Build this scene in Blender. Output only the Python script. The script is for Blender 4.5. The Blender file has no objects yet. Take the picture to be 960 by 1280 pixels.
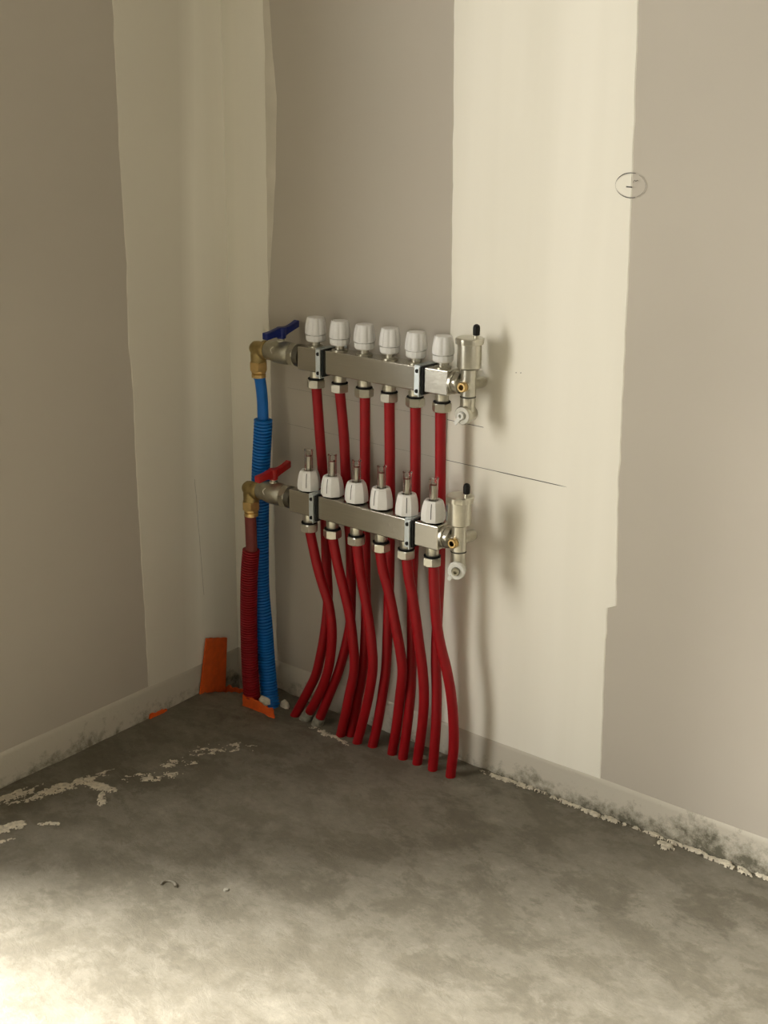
import bpy, bmesh, math, random
from mathutils import Vector, Matrix, noise
random.seed(7)
scene = bpy.context.scene
COL = scene.collection
PI = math.pi

# ------------------------------------------------------------------ camera
cam_data = bpy.data.cameras.new('camera')
cam = bpy.data.objects.new('camera', cam_data)
COL.objects.link(cam)
_r = Vector((0.78492067, 0.61951033, 0.01031911)).normalized()
_f = Vector((-0.58634855, 0.74808088, -0.31075774)).normalized()
_u = _r.cross(_f).normalized()
m = Matrix((( _r.x, _u.x, -_f.x), (_r.y, _u.y, -_f.y), (_r.z, _u.z, -_f.z))).to_4x4()
m.translation = Vector((1.5759, -1.5710, 1.0505))
cam.matrix_world = m
cam_data.sensor_fit = 'HORIZONTAL'
cam_data.sensor_width = 36.0
cam_data.lens = 1600.0 / 960.0 * 36.0
cam_data.clip_start = 0.02
scene.camera = cam

# ------------------------------------------------------------------ light
scene.view_settings.view_transform = 'Standard'
scene.view_settings.look = 'None'
scene.view_settings.exposure = -0.12
scene.view_settings.gamma = 1.0
scene.view_settings.use_curve_mapping = False

world = bpy.data.worlds.new('world')
scene.world = world
world.use_nodes = True
wn = world.node_tree.nodes
wn['Background'].inputs[0].default_value = (0.96, 0.95, 0.90, 1)
wn['Background'].inputs[1].default_value = 1.0

def area_light(name, loc, target, sx, sy, power, color):
    d = bpy.data.lights.new(name, 'AREA')
    d.shape = 'RECTANGLE'; d.size = sx; d.size_y = sy
    d.energy = power; d.color = color
    o = bpy.data.objects.new(name, d); COL.objects.link(o)
    o.location = loc
    o.rotation_euler = (Vector(target) - Vector(loc)).to_track_quat('-Z', 'Y').to_euler()
    return o
# daylight falling through the open doorway in the left wall (outside the frame)
DOOR_Y0, DOOR_Y1, DOOR_H, WT = -0.82, -1.85, 2.15, 0.20
area_light('daylight_door', (-WT - 0.03, (DOOR_Y0 + DOOR_Y1) / 2, DOOR_H / 2 + 0.02), (1, (DOOR_Y0 + DOOR_Y1) / 2, DOOR_H / 2 + 0.02),
           DOOR_H - 0.05, abs(DOOR_Y1 - DOOR_Y0) - 0.02, 92, (1.0, 0.965, 0.89))

# hazy sun seen through the same doorway: a wide soft beam across the floor
sd = bpy.data.lights.new('hazy_sun', 'SUN'); sd.energy = 38; sd.angle = math.radians(46); sd.color = (1.0, 0.965, 0.89)
so = bpy.data.objects.new('hazy_sun', sd); COL.objects.link(so)
_az, _el = math.radians(15), math.radians(38)
so.rotation_euler = Vector((math.cos(_az) * math.cos(_el), math.sin(_az) * math.cos(_el), -math.sin(_el))).to_track_quat('-Z', 'Y').to_euler()

# ------------------------------------------------------------------ materials
def new_mat(name):
    mt = bpy.data.materials.new(name); mt.use_nodes = True
    nt = mt.node_tree
    return mt, nt, nt.nodes['Principled BSDF']
def simple(name, col, rough=0.5, metal=0.0, spec=0.5, noise_amt=0.0, scale=200, bump=0.0, bscale=400, aniso=None):
    mt, nt, b = new_mat(name)
    b.inputs['Base Color'].default_value = (*col, 1)
    b.inputs['Roughness'].default_value = rough
    b.inputs['Metallic'].default_value = metal
    b.inputs['Specular IOR Level'].default_value = spec
    tc = nt.nodes.new('ShaderNodeTexCoord')
    mp = nt.nodes.new('ShaderNodeMapping')
    nt.links.new(tc.outputs['Object'], mp.inputs[0])
    if aniso: mp.inputs['Scale'].default_value = aniso
    n = nt.nodes.new('ShaderNodeTexNoise'); n.inputs['Scale'].default_value = scale; n.inputs['Detail'].default_value = 4
    nt.links.new(mp.outputs[0], n.inputs['Vector'])
    r = nt.nodes.new('ShaderNodeValToRGB')
    lo = [c * (1 - noise_amt) for c in col]; hi = [min(1, c * (1 + noise_amt)) for c in col]
    r.color_ramp.elements[0].color = (*lo, 1); r.color_ramp.elements[0].position = .3
    r.color_ramp.elements[1].color = (*hi, 1); r.color_ramp.elements[1].position = .7
    nt.links.new(n.outputs[0], r.inputs[0]); nt.links.new(r.outputs[0], b.inputs['Base Color'])
    if bump:
        n2 = nt.nodes.new('ShaderNodeTexNoise'); n2.inputs['Scale'].default_value = bscale; n2.inputs['Detail'].default_value = 5
        nt.links.new(mp.outputs[0], n2.inputs['Vector'])
        bp = nt.nodes.new('ShaderNodeBump'); bp.inputs['Strength'].default_value = bump; bp.inputs['Distance'].default_value = 0.001
        nt.links.new(n2.outputs[0], bp.inputs['Height']); nt.links.new(bp.outputs[0], b.inputs['Normal'])
    return mt
M = {}
M['paper'] = simple('plasterboard_paper', (0.50, 0.46, 0.395), 0.85, noise_amt=0.035, scale=3.0, bump=0.15, bscale=900, spec=.25)
M['white_plaster'] = simple('room_plaster', (0.62, 0.59, 0.52), 0.85, noise_amt=0.03, scale=3.0, bump=0.2, bscale=300)
M['nickel'] = simple('nickel_plated_brass', (0.60, 0.58, 0.50), 0.30, 1.0, noise_amt=0.05, scale=150, bump=.1, bscale=600)
M['cast_nickel'] = simple('cast_valve_nickel', (0.42, 0.40, 0.32), 0.38, 1.0, noise_amt=0.10, scale=120, bump=.35, bscale=700)
M['steel'] = simple('brushed_stainless', (0.55, 0.53, 0.47), 0.17, 1.0, noise_amt=0.06, scale=60, aniso=(0.3, 8, 14), bump=.12, bscale=300)
M['dark_steel'] = simple('dark_socket_steel', (0.16, 0.15, 0.12), 0.45, 1.0, noise_amt=0.1)
M['zinc'] = simple('zinc_plated_clamp', (0.70, 0.76, 0.78), 0.42, 1.0, noise_amt=0.06, scale=90)
M['brass'] = simple('brass', (0.62, 0.44, 0.19), 0.34, 1.0, noise_amt=0.10, scale=120, bump=.1)
M['dull_brass'] = simple('dull_brass', (0.38, 0.29, 0.13), 0.46, 1.0, noise_amt=0.15, scale=90, bump=.2)
M['white'] = simple('white_plastic', (0.74, 0.735, 0.72), 0.42, noise_amt=0.02)
M['white_meter'] = simple('white_meter_plastic', (0.82, 0.81, 0.78), 0.5, noise_amt=0.02)
M['offwhite'] = simple('translucent_white_plastic', (0.74, 0.74, 0.70), 0.35, noise_amt=0.02)
M['black'] = simple('black_rubber', (0.008, 0.008, 0.008), 0.55, spec=.22, noise_amt=0.1)
M['red_pipe'] = simple('red_heating_pipe', (0.30, 0.002, 0.006), 0.45, spec=.35, noise_amt=0.06, scale=60)
M['red_inner'] = simple('dull_red_pipe', (0.20, 0.035, 0.028), 0.55, noise_amt=0.10, scale=60)
M['red_sleeve'] = simple('red_corrugated_conduit', (0.27, 0.006, 0.013), 0.5, spec=.35, noise_amt=0.06, scale=60)
M['blue_pipe'] = simple('blue_pipe', (0.003, 0.145, 0.54), 0.42, spec=.4, noise_amt=0.06, scale=60)
M['blue_sleeve'] = simple('blue_corrugated_conduit', (0.002, 0.155, 0.54), 0.48, spec=.4, noise_amt=0.06, scale=60)
M['blue_handle'] = simple('blue_handle_plastic', (0.006, 0.018, 0.16), 0.38, noise_amt=0.06)
M['red_handle'] = simple('red_handle_plastic', (0.42, 0.012, 0.012), 0.40, noise_amt=0.06)
M['orange'] = simple('orange_foam', (0.78, 0.115, 0.010), 0.8, noise_amt=0.10, scale=90, bump=.4, bscale=300)
M['white_foam'] = simple('off_white_foam', (0.66, 0.62, 0.52), 0.85, noise_amt=0.15, scale=90, bump=.8, bscale=200)
M['mortar'] = simple('grey_mortar', (0.25, 0.235, 0.19), 0.9, noise_amt=0.25, scale=120, bump=.9, bscale=300)
M['splash'] = simple('pale_plaster_residue', (0.56, 0.51, 0.40), 0.9, noise_amt=0.22, scale=150, bump=.9, bscale=350)
M['pencil'] = simple('pencil_graphite', (0.055, 0.05, 0.04), 0.6, noise_amt=0.3, scale=300)
M['pencil_faint'] = simple('faint_pencil_graphite', (0.33, 0.305, 0.26), 0.8, noise_amt=0.25, scale=300)
def glass():
    mt, nt, b = new_mat('clear_flow_tube')
    b.inputs['Base Color'].default_value = (0.93, 0.92, 0.90, 1); b.inputs['Roughness'].default_value = .08
    b.inputs['Transmission Weight'].default_value = 1.0; b.inputs['IOR'].default_value = 1.3
    return mt
M['glass'] = glass()

def compound(name='jointing_compound', fade=False):
    # pale jointing compound: object-space vertical streaks of lighter and darker tone
    mt, nt, b = new_mat(name)
    tc = nt.nodes.new('ShaderNodeTexCoord'); mp = nt.nodes.new('ShaderNodeMapping')
    mp.inputs['Scale'].default_value = (9, 9, 0.7)
    nt.links.new(tc.outputs['Object'], mp.inputs[0])
    n = nt.nodes.new('ShaderNodeTexNoise'); n.inputs['Scale'].default_value = 1.4; n.inputs['Detail'].default_value = 3
    nt.links.new(mp.outputs[0], n.inputs['Vector'])
    r = nt.nodes.new('ShaderNodeValToRGB')
    r.color_ramp.elements[0].position = .25; r.color_ramp.elements[0].color = (0.83, 0.80, 0.70, 1)
    r.color_ramp.elements[1].position = .75; r.color_ramp.elements[1].color = (0.91, 0.88, 0.785, 1)
    nt.links.new(n.outputs[0], r.inputs[0])
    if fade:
        # greyer tone away from the corner, blending to the paler tone beside it
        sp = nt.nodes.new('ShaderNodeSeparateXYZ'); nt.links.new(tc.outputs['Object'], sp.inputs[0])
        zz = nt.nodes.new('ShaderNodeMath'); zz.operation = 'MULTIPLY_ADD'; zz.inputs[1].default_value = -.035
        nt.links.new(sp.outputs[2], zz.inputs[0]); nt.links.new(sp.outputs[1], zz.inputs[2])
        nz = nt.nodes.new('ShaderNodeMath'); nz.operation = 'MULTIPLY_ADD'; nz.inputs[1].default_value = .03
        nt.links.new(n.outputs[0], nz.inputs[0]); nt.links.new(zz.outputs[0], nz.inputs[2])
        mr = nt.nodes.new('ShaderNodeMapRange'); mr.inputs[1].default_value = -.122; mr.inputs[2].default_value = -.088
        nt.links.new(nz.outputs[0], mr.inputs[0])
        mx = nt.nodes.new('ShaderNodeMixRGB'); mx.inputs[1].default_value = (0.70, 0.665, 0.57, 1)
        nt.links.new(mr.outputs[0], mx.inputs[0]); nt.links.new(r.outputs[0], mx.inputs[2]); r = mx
    nt.links.new(r.outputs[0], b.inputs['Base Color'])
    b.inputs['Roughness'].default_value = .75; b.inputs['Specular IOR Level'].default_value = .3
    n2 = nt.nodes.new('ShaderNodeTexNoise'); n2.inputs['Scale'].default_value = 26; n2.inputs['Detail'].default_value = 6
    nt.links.new(tc.outputs['Object'], n2.inputs['Vector'])
    bp = nt.nodes.new('ShaderNodeBump'); bp.inputs['Strength'].default_value = .18; bp.inputs['Distance'].default_value = .002
    nt.links.new(n2.outputs[0], bp.inputs['Height']); nt.links.new(bp.outputs[0], b.inputs['Normal'])
    return mt
M['compound'] = compound()
M['compound_left'] = compound('jointing_compound_graded', True)
M['thin_compound'] = simple('thin_scraped_compound', (0.66, 0.62, 0.53), 0.8, noise_amt=0.06, scale=20, bump=.2, bscale=200, spec=.25)

def plinth():
    # board foot: paper with mortar dirt splashed up from the floor
    mt, nt, b = new_mat('dirty_board_foot')
    tc = nt.nodes.new('ShaderNodeTexCoord')
    sp = nt.nodes.new('ShaderNodeSeparateXYZ'); nt.links.new(tc.outputs['Object'], sp.inputs[0])
    n = nt.nodes.new('ShaderNodeTexNoise'); n.inputs['Scale'].default_value = 45; n.inputs['Detail'].default_value = 8; n.inputs['Roughness'].default_value = .75
    nt.links.new(tc.outputs['Object'], n.inputs['Vector'])
    n3 = nt.nodes.new('ShaderNodeTexNoise'); n3.inputs['Scale'].default_value = 9; n3.inputs['Detail'].default_value = 3
    nt.links.new(tc.outputs['Object'], n3.inputs['Vector'])
    hm = nt.nodes.new('ShaderNodeMapRange'); hm.inputs[1].default_value = 0.0; hm.inputs[2].default_value = 0.05
    hm.inputs[3].default_value = .17; hm.inputs[4].default_value = -.14
    nt.links.new(sp.outputs[2], hm.inputs[0])
    xm = nt.nodes.new('ShaderNodeMapRange'); xm.inputs[1].default_value = 0.5; xm.inputs[2].default_value = 0.75
    xm.inputs[3].default_value = -.12; xm.inputs[4].default_value = 0.03
    nt.links.new(sp.outputs[0], xm.inputs[0])
    add0 = nt.nodes.new('ShaderNodeMath'); add0.operation = 'ADD'
    nt.links.new(hm.outputs[0], add0.inputs[0]); nt.links.new(xm.outputs[0], add0.inputs[1])
    a1 = nt.nodes.new('ShaderNodeMath'); a1.operation = 'MULTIPLY_ADD'; a1.inputs[1].default_value = .55
    nt.links.new(n3.outputs[0], a1.inputs[0]); nt.links.new(n.outputs[0], a1.inputs[2])
    add = nt.nodes.new('ShaderNodeMath'); add.operation = 'ADD'
    nt.links.new(a1.outputs[0], add.inputs[0]); nt.links.new(add0.outputs[0], add.inputs[1])
    r = nt.nodes.new('ShaderNodeValToRGB')
    e = r.color_ramp.elements
    e[0].position = .72; e[0].color = (0.56, 0.525, 0.445, 1)
    e[1].position = .98; e[1].color = (0.15, 0.14, 0.105, 1)
    x = e.new(.86); x.color = (0.36, 0.335, 0.27, 1)
    nt.links.new(add.outputs[0], r.inputs[0]); nt.links.new(r.outputs[0], b.inputs['Base Color'])
    b.inputs['Roughness'].default_value = .9; b.inputs['Specular IOR Level'].default_value = .2
    bp = nt.nodes.new('ShaderNodeBump'); bp.inputs['Strength'].default_value = .5; bp.inputs['Distance'].default_value = .002
    nt.links.new(n.outputs[0], bp.inputs['Height']); nt.links.new(bp.outputs[0], b.inputs['Normal'])
    return mt
M['plinth'] = plinth()

def concrete():
    mt, nt, b = new_mat('smoothed_screed')
    tc = nt.nodes.new('ShaderNodeTexCoord')
    def N(scale, det, rough, sc=(1, 1, 1), dist=0.0):
        mp = nt.nodes.new('ShaderNodeMapping'); mp.inputs['Scale'].default_value = sc
        mp.inputs['Rotation'].default_value = (0, 0, .55)
        nt.links.new(tc.outputs['Object'], mp.inputs[0])
        n = nt.nodes.new('ShaderNodeTexNoise'); n.inputs['Scale'].default_value = scale
        n.inputs['Detail'].default_value = det; n.inputs['Roughness'].default_value = rough; n.inputs['Distortion'].default_value = dist
        nt.links.new(mp.outputs[0], n.inputs['Vector']); return n
    def ramp(src, stops):
        r = nt.nodes.new('ShaderNodeValToRGB'); e = r.color_ramp.elements
        e[0].position, e[0].color = stops[0][0], (*stops[0][1], 1)
        e[1].position, e[1].color = stops[-1][0], (*stops[-1][1], 1)
        for p, c in stops[1:-1]: q = e.new(p); q.color = (*c, 1)
        nt.links.new(src.outputs[0], r.inputs[0]); return r
    def mix(f, a, c, fac=None):
        x = nt.nodes.new('ShaderNodeMixRGB')
        if f is not None: nt.links.new(f.outputs[0], x.inputs[0])
        if fac is not None: x.inputs[0].default_value = fac
        nt.links.new(a.outputs[0], x.inputs[1]); nt.links.new(c.outputs[0], x.inputs[2]); return x
    big = ramp(N(3.2, 4, .55, dist=.6), [(.3, (0.112, 0.099, 0.072)), (.7, (0.168, 0.151, 0.114))])
    pale = ramp(N(16, 8, .68, (1, 1.5, 1), .3), [(.3, (0.175, 0.159, 0.123)), (.7, (0.255, 0.235, 0.188))])
    pm = ramp(N(11, 13, .74, (1, 1.4, 1), .2), [(.44, (0, 0, 0)), (.50, (.30, .30, .30)), (.515, (.55, .55, .55)), (.60, (.65, .65, .65)), (.615, (.9, .9, .9))])
    m1 = mix(pm, big, pale)
    fine = ramp(N(60, 6, .7), [(.3, (0.6, 0.6, 0.6)), (.7, (1.1, 1.1, 1.1))])
    mul = nt.nodes.new('ShaderNodeMixRGB'); mul.blend_type = 'MULTIPLY'; mul.inputs[0].default_value = .45
    nt.links.new(m1.outputs[0], mul.inputs[1]); nt.links.new(fine.outputs[0], mul.inputs[2])
    nt.links.new(mul.outputs[0], b.inputs['Base Color'])
    b.inputs['Roughness'].default_value = .62; b.inputs['Specular IOR Level'].default_value = .4
    nb = N(26, 10, .72, (1, 1.5, 1), .5)
    bp = nt.nodes.new('ShaderNodeBump'); bp.inputs['Strength'].default_value = .6; bp.inputs['Distance'].default_value = .0025
    nt.links.new(nb.outputs[0], bp.inputs['Height']); nt.links.new(bp.outputs[0], b.inputs['Normal'])
    return mt
M['concrete'] = concrete()

# ------------------------------------------------------------------ mesh helpers
def link(name, bm, mat, parent=None, smooth=None):
    bmesh.ops.recalc_face_normals(bm, faces=bm.faces)
    me = bpy.data.meshes.new(name); bm.to_mesh(me); bm.free()
    me.materials.append(M[mat])
    if smooth is not None:
        me.polygons.foreach_set('use_smooth', [True] * len(me.polygons))
        me.set_sharp_from_angle(angle=math.radians(smooth))
    o = bpy.data.objects.new(name, me); COL.objects.link(o)
    if parent is not None:
        o.parent = parent
        o.matrix_parent_inverse = Matrix.Translation(-wloc(parent))
    return o
def wloc(o):
    v = Vector(o.location)
    return v
def thing(name, label, cat, loc, group=None):
    o = bpy.data.objects.new(name, None); COL.objects.link(o)
    o.empty_display_size = .02
    o.location = loc; o['label'] = label; o['category'] = cat
    if group: o['group'] = group
    return o
def tag(o, label, cat, group=None):
    o['label'] = label; o['category'] = cat
    if group: o['group'] = group
    return o
def box(bm, x0, x1, y0, y1, z0, z1, bev=0.0):
    vs = [bm.verts.new((x, y, z)) for x in (x0, x1) for y in (y0, y1) for z in (z0, z1)]
    fs = [(0, 1, 3, 2), (4, 6, 7, 5), (0, 4, 5, 1), (2, 3, 7, 6), (0, 2, 6, 4), (1, 5, 7, 3)]
    faces = [bm.faces.new([vs[i] for i in f]) for f in fs]
    if bev:
        es = list({e for f in faces for e in f.edges})
        bmesh.ops.bevel(bm, geom=es, offset=bev, segments=3, profile=.5, affect='EDGES')
    return bm
AX = {'z': Matrix.Identity(4), 'x': Matrix.Rotation(PI / 2, 4, 'Y'), 'y': Matrix.Rotation(-PI / 2, 4, 'X')}   # local +z goes to +axis
def place(axis, loc, rot=0.0):
    return Matrix.Translation(Vector(loc)) @ AX[axis] @ Matrix.Rotation(rot, 4, 'Z')
def lathe(bm, prof, mat, segs=32, mod=None, cap0=True, cap1=True):
    """prof: (radius, height) list; mod(angle, index) scales the radius."""
    rings = []
    for k, (r, h) in enumerate(prof):
        ring = []
        for i in range(segs):
            a = 2 * PI * i / segs
            rr = r * (mod(a, k) if mod else 1)
            ring.append(bm.verts.new(mat @ Vector((rr * math.cos(a), rr * math.sin(a), h))))
        rings.append(ring)
    for a, b in zip(rings, rings[1:]):
        for i in range(segs):
            j = (i + 1) % segs
            bm.faces.new((a[i], a[j], b[j], b[i]))
    if cap0: bm.faces.new(list(reversed(rings[0])))
    if cap1: bm.faces.new(rings[-1])
    return bm
def hexa(bm, r, h0, h1, mat, ch=.0012):
    """chamfered hexagonal nut: a 24-gon whose radius follows the hexagon, rounded in at both faces"""
    def f(a, k):
        q = (a % (PI / 3)) - PI / 6
        hx = math.cos(PI / 6) / math.cos(q)
        return hx if k in (1, 2) else min(hx, .905)
    lathe(bm, [(r, h0), (r, h0 + ch), (r, h1 - ch), (r, h1)], mat, 24, f)
def catmull(pts, n=8):
    P = [Vector(p) for p in pts]
    P = [P[0] * 2 - P[1]] + P + [P[-1] * 2 - P[-2]]
    out = []
    for i in range(1, len(P) - 2):
        a, b, c, d = P[i - 1:i + 3]
        for k in range(n):
            t = k / n
            out.append(.5 * ((2 * b) + (c - a) * t + (2 * a - 5 * b + 4 * c - d) * t * t + (3 * b - a - 3 * c + d) * t ** 3))
    out.append(P[-2]); return out
def resample(pts, step):
    out = [pts[0].copy()]; acc = 0
    L = [0]
    for a, b in zip(pts, pts[1:]): L.append(L[-1] + (b - a).length)
    n = max(2, int(L[-1] / step)); k = 0
    for i in range(1, n + 1):
        s = L[-1] * i / n
        while k < len(L) - 2 and L[k + 1] < s: k += 1
        t = (s - L[k]) / max(1e-9, L[k + 1] - L[k])
        out.append(pts[k].lerp(pts[k + 1], t))
    return out
def tube(bm, pts, rad, segs=16, caps=True):
    """rad: number or f(arc length)"""
    up = Vector((0, 1, 0)); s = 0; rings = []
    for i, p in enumerate(pts):
        t = (pts[min(i + 1, len(pts) - 1)] - pts[max(i - 1, 0)]).normalized()
        if abs(t.dot(up)) > .9: up = Vector((1, 0, 0))
        n = (up - t * up.dot(t)).normalized(); b = t.cross(n)
        if i: s += (p - pts[i - 1]).length
        r = rad(s) if callable(rad) else rad
        rings.append([bm.verts.new(p + (n * math.cos(2 * PI * k / segs) + b * math.sin(2 * PI * k / segs)) * r) for k in range(segs)])
        up = n
    for a, b in zip(rings, rings[1:]):
        for k in range(segs):
            j = (k + 1) % segs; bm.faces.new((a[k], a[j], b[j], b[k]))
    if caps:
        bm.faces.new(list(reversed(rings[0]))); bm.faces.new(rings[-1])
    return bm

# ------------------------------------------------------------------ room shell
RX, RY, RZ = 3.3, -3.6, 2.5
bm = bmesh.new(); box(bm, -.12, RX + .12, 0, .12, -.06, RZ)
wall_right = link('wall_right', bm, 'paper'); wall_right['kind'] = 'structure'
bm = bmesh.new()
box(bm, -WT, 0, DOOR_Y0, 0, -.06, RZ); box(bm, -WT, 0, RY, DOOR_Y1, -.06, RZ); box(bm, -WT, 0, DOOR_Y1, DOOR_Y0, DOOR_H, RZ)
wall_left = link('wall_left', bm, 'paper'); wall_left['kind'] = 'structure'
bm = bmesh.new(); box(bm, RX, RX + .12, RY, 0, -.06, RZ)
o = link('wall_back', bm, 'white_plaster'); o['kind'] = 'structure'
bm = bmesh.new(); box(bm, -.12, RX + .12, RY - .12, RY, -.06, RZ)
o = link('wall_front', bm, 'white_plaster'); o['kind'] = 'structure'
bm = bmesh.new(); box(bm, -.12, RX + .12, RY - .12, .12, RZ, RZ + .12)
o = link('ceiling', bm, 'white_plaster'); o['kind'] = 'structure'
# door frame lining the opening
bm = bmesh.new()
box(bm, -WT - .005, .005, DOOR_Y0 - .02, DOOR_Y0, 0, DOOR_H); box(bm, -WT - .005, .005, DOOR_Y1, DOOR_Y1 + .02, 0, DOOR_H)
box(bm, -WT - .005, .005, DOOR_Y1, DOOR_Y0, DOOR_H - .02, DOOR_H)
o = link('door_1', bm, 'white_plaster'); o['kind'] = 'structure'

def floor_h(x, y):
    h = .0016 * noise.noise(Vector((x * 9, y * 9, 1.3))) + .0008 * noise.noise(Vector((x * 30, y * 30, 5)))
    d = math.hypot(x - .03, y + .03)
    h += .006 * math.exp(-(d / .12) ** 2)                       # screed heaped up towards the corner
    if x < .095:                                                # pit left open in the very corner, where the screed stops short
        k = max(0.0, min(1.0, ((.103 - .79 * max(x, 0)) + min(y, 0)) / .014 + .25 * noise.noise(Vector((x * 60, y * 60, 4)))))
        k *= max(0.0, min(1.0, (.095 - x) / .015))
        h -= .042 * k * k * (3 - 2 * k)
    e = math.exp(-abs(y) / .012) if x > .1 else 0
    h += .0035 * e * (.5 + noise.noise(Vector((x * 40, 3, 0))))
    return h
def axis_pts(lo, hi, far, step):
    a = []; v = lo
    while v < hi: a.append(v); v += step
    a += [hi + (far - hi) * k / 6 for k in range(7)]
    return a
xs = [-WT - .06] + axis_pts(0, 1.5, RX + .12, .007)
ys = [.12] + [-v for v in axis_pts(0, 1.15, -RY + .12, .007)]
bm = bmesh.new()
g = [[bm.verts.new((x, y, floor_h(x, y))) for y in ys] for x in xs]
for i in range(len(xs) - 1):
    for j in range(len(ys) - 1):
        bm.faces.new((g[i][j], g[i + 1][j], g[i + 1][j + 1], g[i][j + 1]))
floor = link('floor', bm, 'concrete', smooth=60); floor['kind'] = 'structure'

# plaster board foot strips, 57 mm tall with a chamfered upper lip
def foot(name, along, length, side):
    bm = bmesh.new(); n = int(length / .02); prev = None
    prof = [(.0, .060), (.0022, .0568), (.0026, .052), (.0026, -.055)]
    for i in range(n + 1):
        s = length * i / n
        ring = []
        for d, z in prof:
            dd = d + .0006 * noise.noise(Vector((s * 12, z * 40, 7 if side else 2)))
            z2 = z + .0012 * noise.noise(Vector((s * 5, 3, 1)))
            ring.append(bm.verts.new((s, -dd, z2) if along == 'x' else (dd, -s, z2)))
        if prev:
            for a in range(len(prof) - 1): bm.faces.new((prev[a], ring[a], ring[a + 1], prev[a + 1]))
        prev = ring
    o = link(name, bm, 'plinth', smooth=40); o['kind'] = 'structure'
foot('baseboard_right', 'x', RX, 1)
foot('baseboard_left', 'y', -DOOR_Y0 - .006, 0)

# bands of jointing compound: thin proud skins with wandering edges
def band(name, wall, plane, e0, e1, z0, z1, mat, th=.0009, seed=0, rough=.0018):
    def ev(tab, z):
        for (za, a), (zb, b) in zip(tab, tab[1:]):
            if za >= z >= zb: return a + (b - a) * (za - z) / (za - zb) if za != zb else b
        return tab[-1][1]
    bm = bmesh.new(); rows = []; n = int((z1 - z0) / .012)
    zs = sorted({z0 + (z1 - z0) * i / n for i in range(n + 1)} | {z for z, _ in e0 + e1 if z0 < z < z1}, reverse=True)
    for z in zs:
        a = ev(e0, z) + rough * noise.fractal(Vector((z * 22, seed, 0)), 1, 2, 4)
        b = ev(e1, z) + rough * noise.fractal(Vector((z * 22, seed + 9, 0)), 1, 2, 4)
        row = []
        for s, d in ((a, 0), (a + .0015, th), (e0[0][1] * .5 + e1[0][1] * .5, th * 1.6), (b - .0015, th), (b, 0)):
            row.append(bm.verts.new((s, -d, z) if plane == 'y' else (d, -s, z)))
        rows.append(row)
    for r0, r1 in zip(rows, rows[1:]):
        for k in range(4): bm.faces.new((r0[k], r0[k + 1], r1[k + 1], r1[k]))
    return link(name, bm, mat, wall)
band('joint_band', wall_right, 'y', [(2.5, .46), (1.17, .460), (.75, .4685), (.06, .462)],
     [(2.5, .73), (1.17, .747), (.93, .756), (.695, .763), (.512, .767), (.345, .777), (.338, .763), (.287, .763), (.06, .771)], .058, 2.5, 'compound', seed=3)
band('corner_band', wall_right, 'y', [(2.5, -.004), (.0, -.004)],
     [(2.5, .10), (1.187, .094), (1.12, .096), (1.0, .0955), (.713, .094), (.5, .096), (.058, .10)], .058, 2.5, 'compound', seed=5)
band('thin_band', wall_right, 'y', [(2.5, .09), (.0, .09)],
     [(2.5, .10), (1.187, .106), (1.12, .111), (1.045, .119), (.92, .114), (.78, .100), (.713, .094), (.60, .090)], .62, 2.5, 'thin_compound', th=.0004, seed=8, rough=.001)
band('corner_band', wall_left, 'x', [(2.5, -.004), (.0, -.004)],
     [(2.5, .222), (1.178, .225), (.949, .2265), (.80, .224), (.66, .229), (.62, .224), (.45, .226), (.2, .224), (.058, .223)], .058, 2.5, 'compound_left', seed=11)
# hairline crack in the filler of the left corner
def strip(name, wall, plane, pts, w, mat, off=.0021, closed=False, wf=None):
    bm = bmesh.new(); P = [Vector(p) for p in pts]; prev = None; first = None; n = len(P)
    for i, p in enumerate(P):
        a = P[(i - 1) % n] if (closed or i) else P[0]; b = P[(i + 1) % n] if (closed or i < n - 1) else P[-1]
        t = (b - a).normalized(); nn = Vector((-t.y, t.x)); ww = w * (wf(i / (n - 1)) if wf else 1) / 2
        v = []
        for q in (p + nn * ww, p - nn * ww):
            v.append(bm.verts.new((q.x, -off, q.y) if plane == 'y' else (off, -q.x, q.y)))
        if prev: bm.faces.new((prev[0], v[0], v[1], prev[1]))
        else: first = v
        prev = v
    if closed: bm.faces.new((prev[0], first[0], first[1], prev[1]))
    return link(name, bm, mat, wall)
strip('hairline_crack', wall_left, 'x', [(.097 - .012 * t + .0012 * noise.noise(Vector((t * 9, 0, 0))), .41 - .22 * t) for t in [i / 20 for i in range(21)]],
        .0006, 'pencil_faint', off=.0019)
# setting-out lines in pencil on the right wall
strip('pencil_line', wall_right, 'y', [(.134, .5125), (.30, .5105), (.478, .5095)], .0008, 'pencil_faint', off=.0004)
strip('pencil_line', wall_right, 'y', [(.4665 + .2185 * i / 12, .5095 - .0015 * i / 12) for i in range(13)], .0013, 'pencil', off=.0019,
      wf=lambda t: .55 if t < .45 else (.9 if t < .9 else 1.9 * (1 - t) * 5 + .1))
strip('pencil_line', wall_right, 'y', [(.135, .5755), (.35, .5745), (.468, .574)], .0008, 'pencil_faint', off=.0004)
strip('pencil_line', wall_right, 'y', [(.468, .574), (.535, .573)], .0008, 'pencil', off=.0019)
circ = [(.7535 + .0222 * math.cos(a), .9385 + .0160 * math.sin(a) * (1 + .04 * math.cos(a))) for a in [math.radians(70 + 2 + 10 * i) for i in range(23)]]
strip('pencil_circle', wall_right, 'y', circ, .0012, 'pencil', off=.0019, wf=lambda t: .55 + .45 * math.sin(t * 9))
strip('pencil_circle', wall_right, 'y', [(.7535 + .0222 * math.cos(a), .9385 + .0160 * math.sin(a)) for a in [math.radians(-62 + 12 * i) for i in range(11)]],
      .0007, 'pencil_faint', off=.0019)
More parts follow.
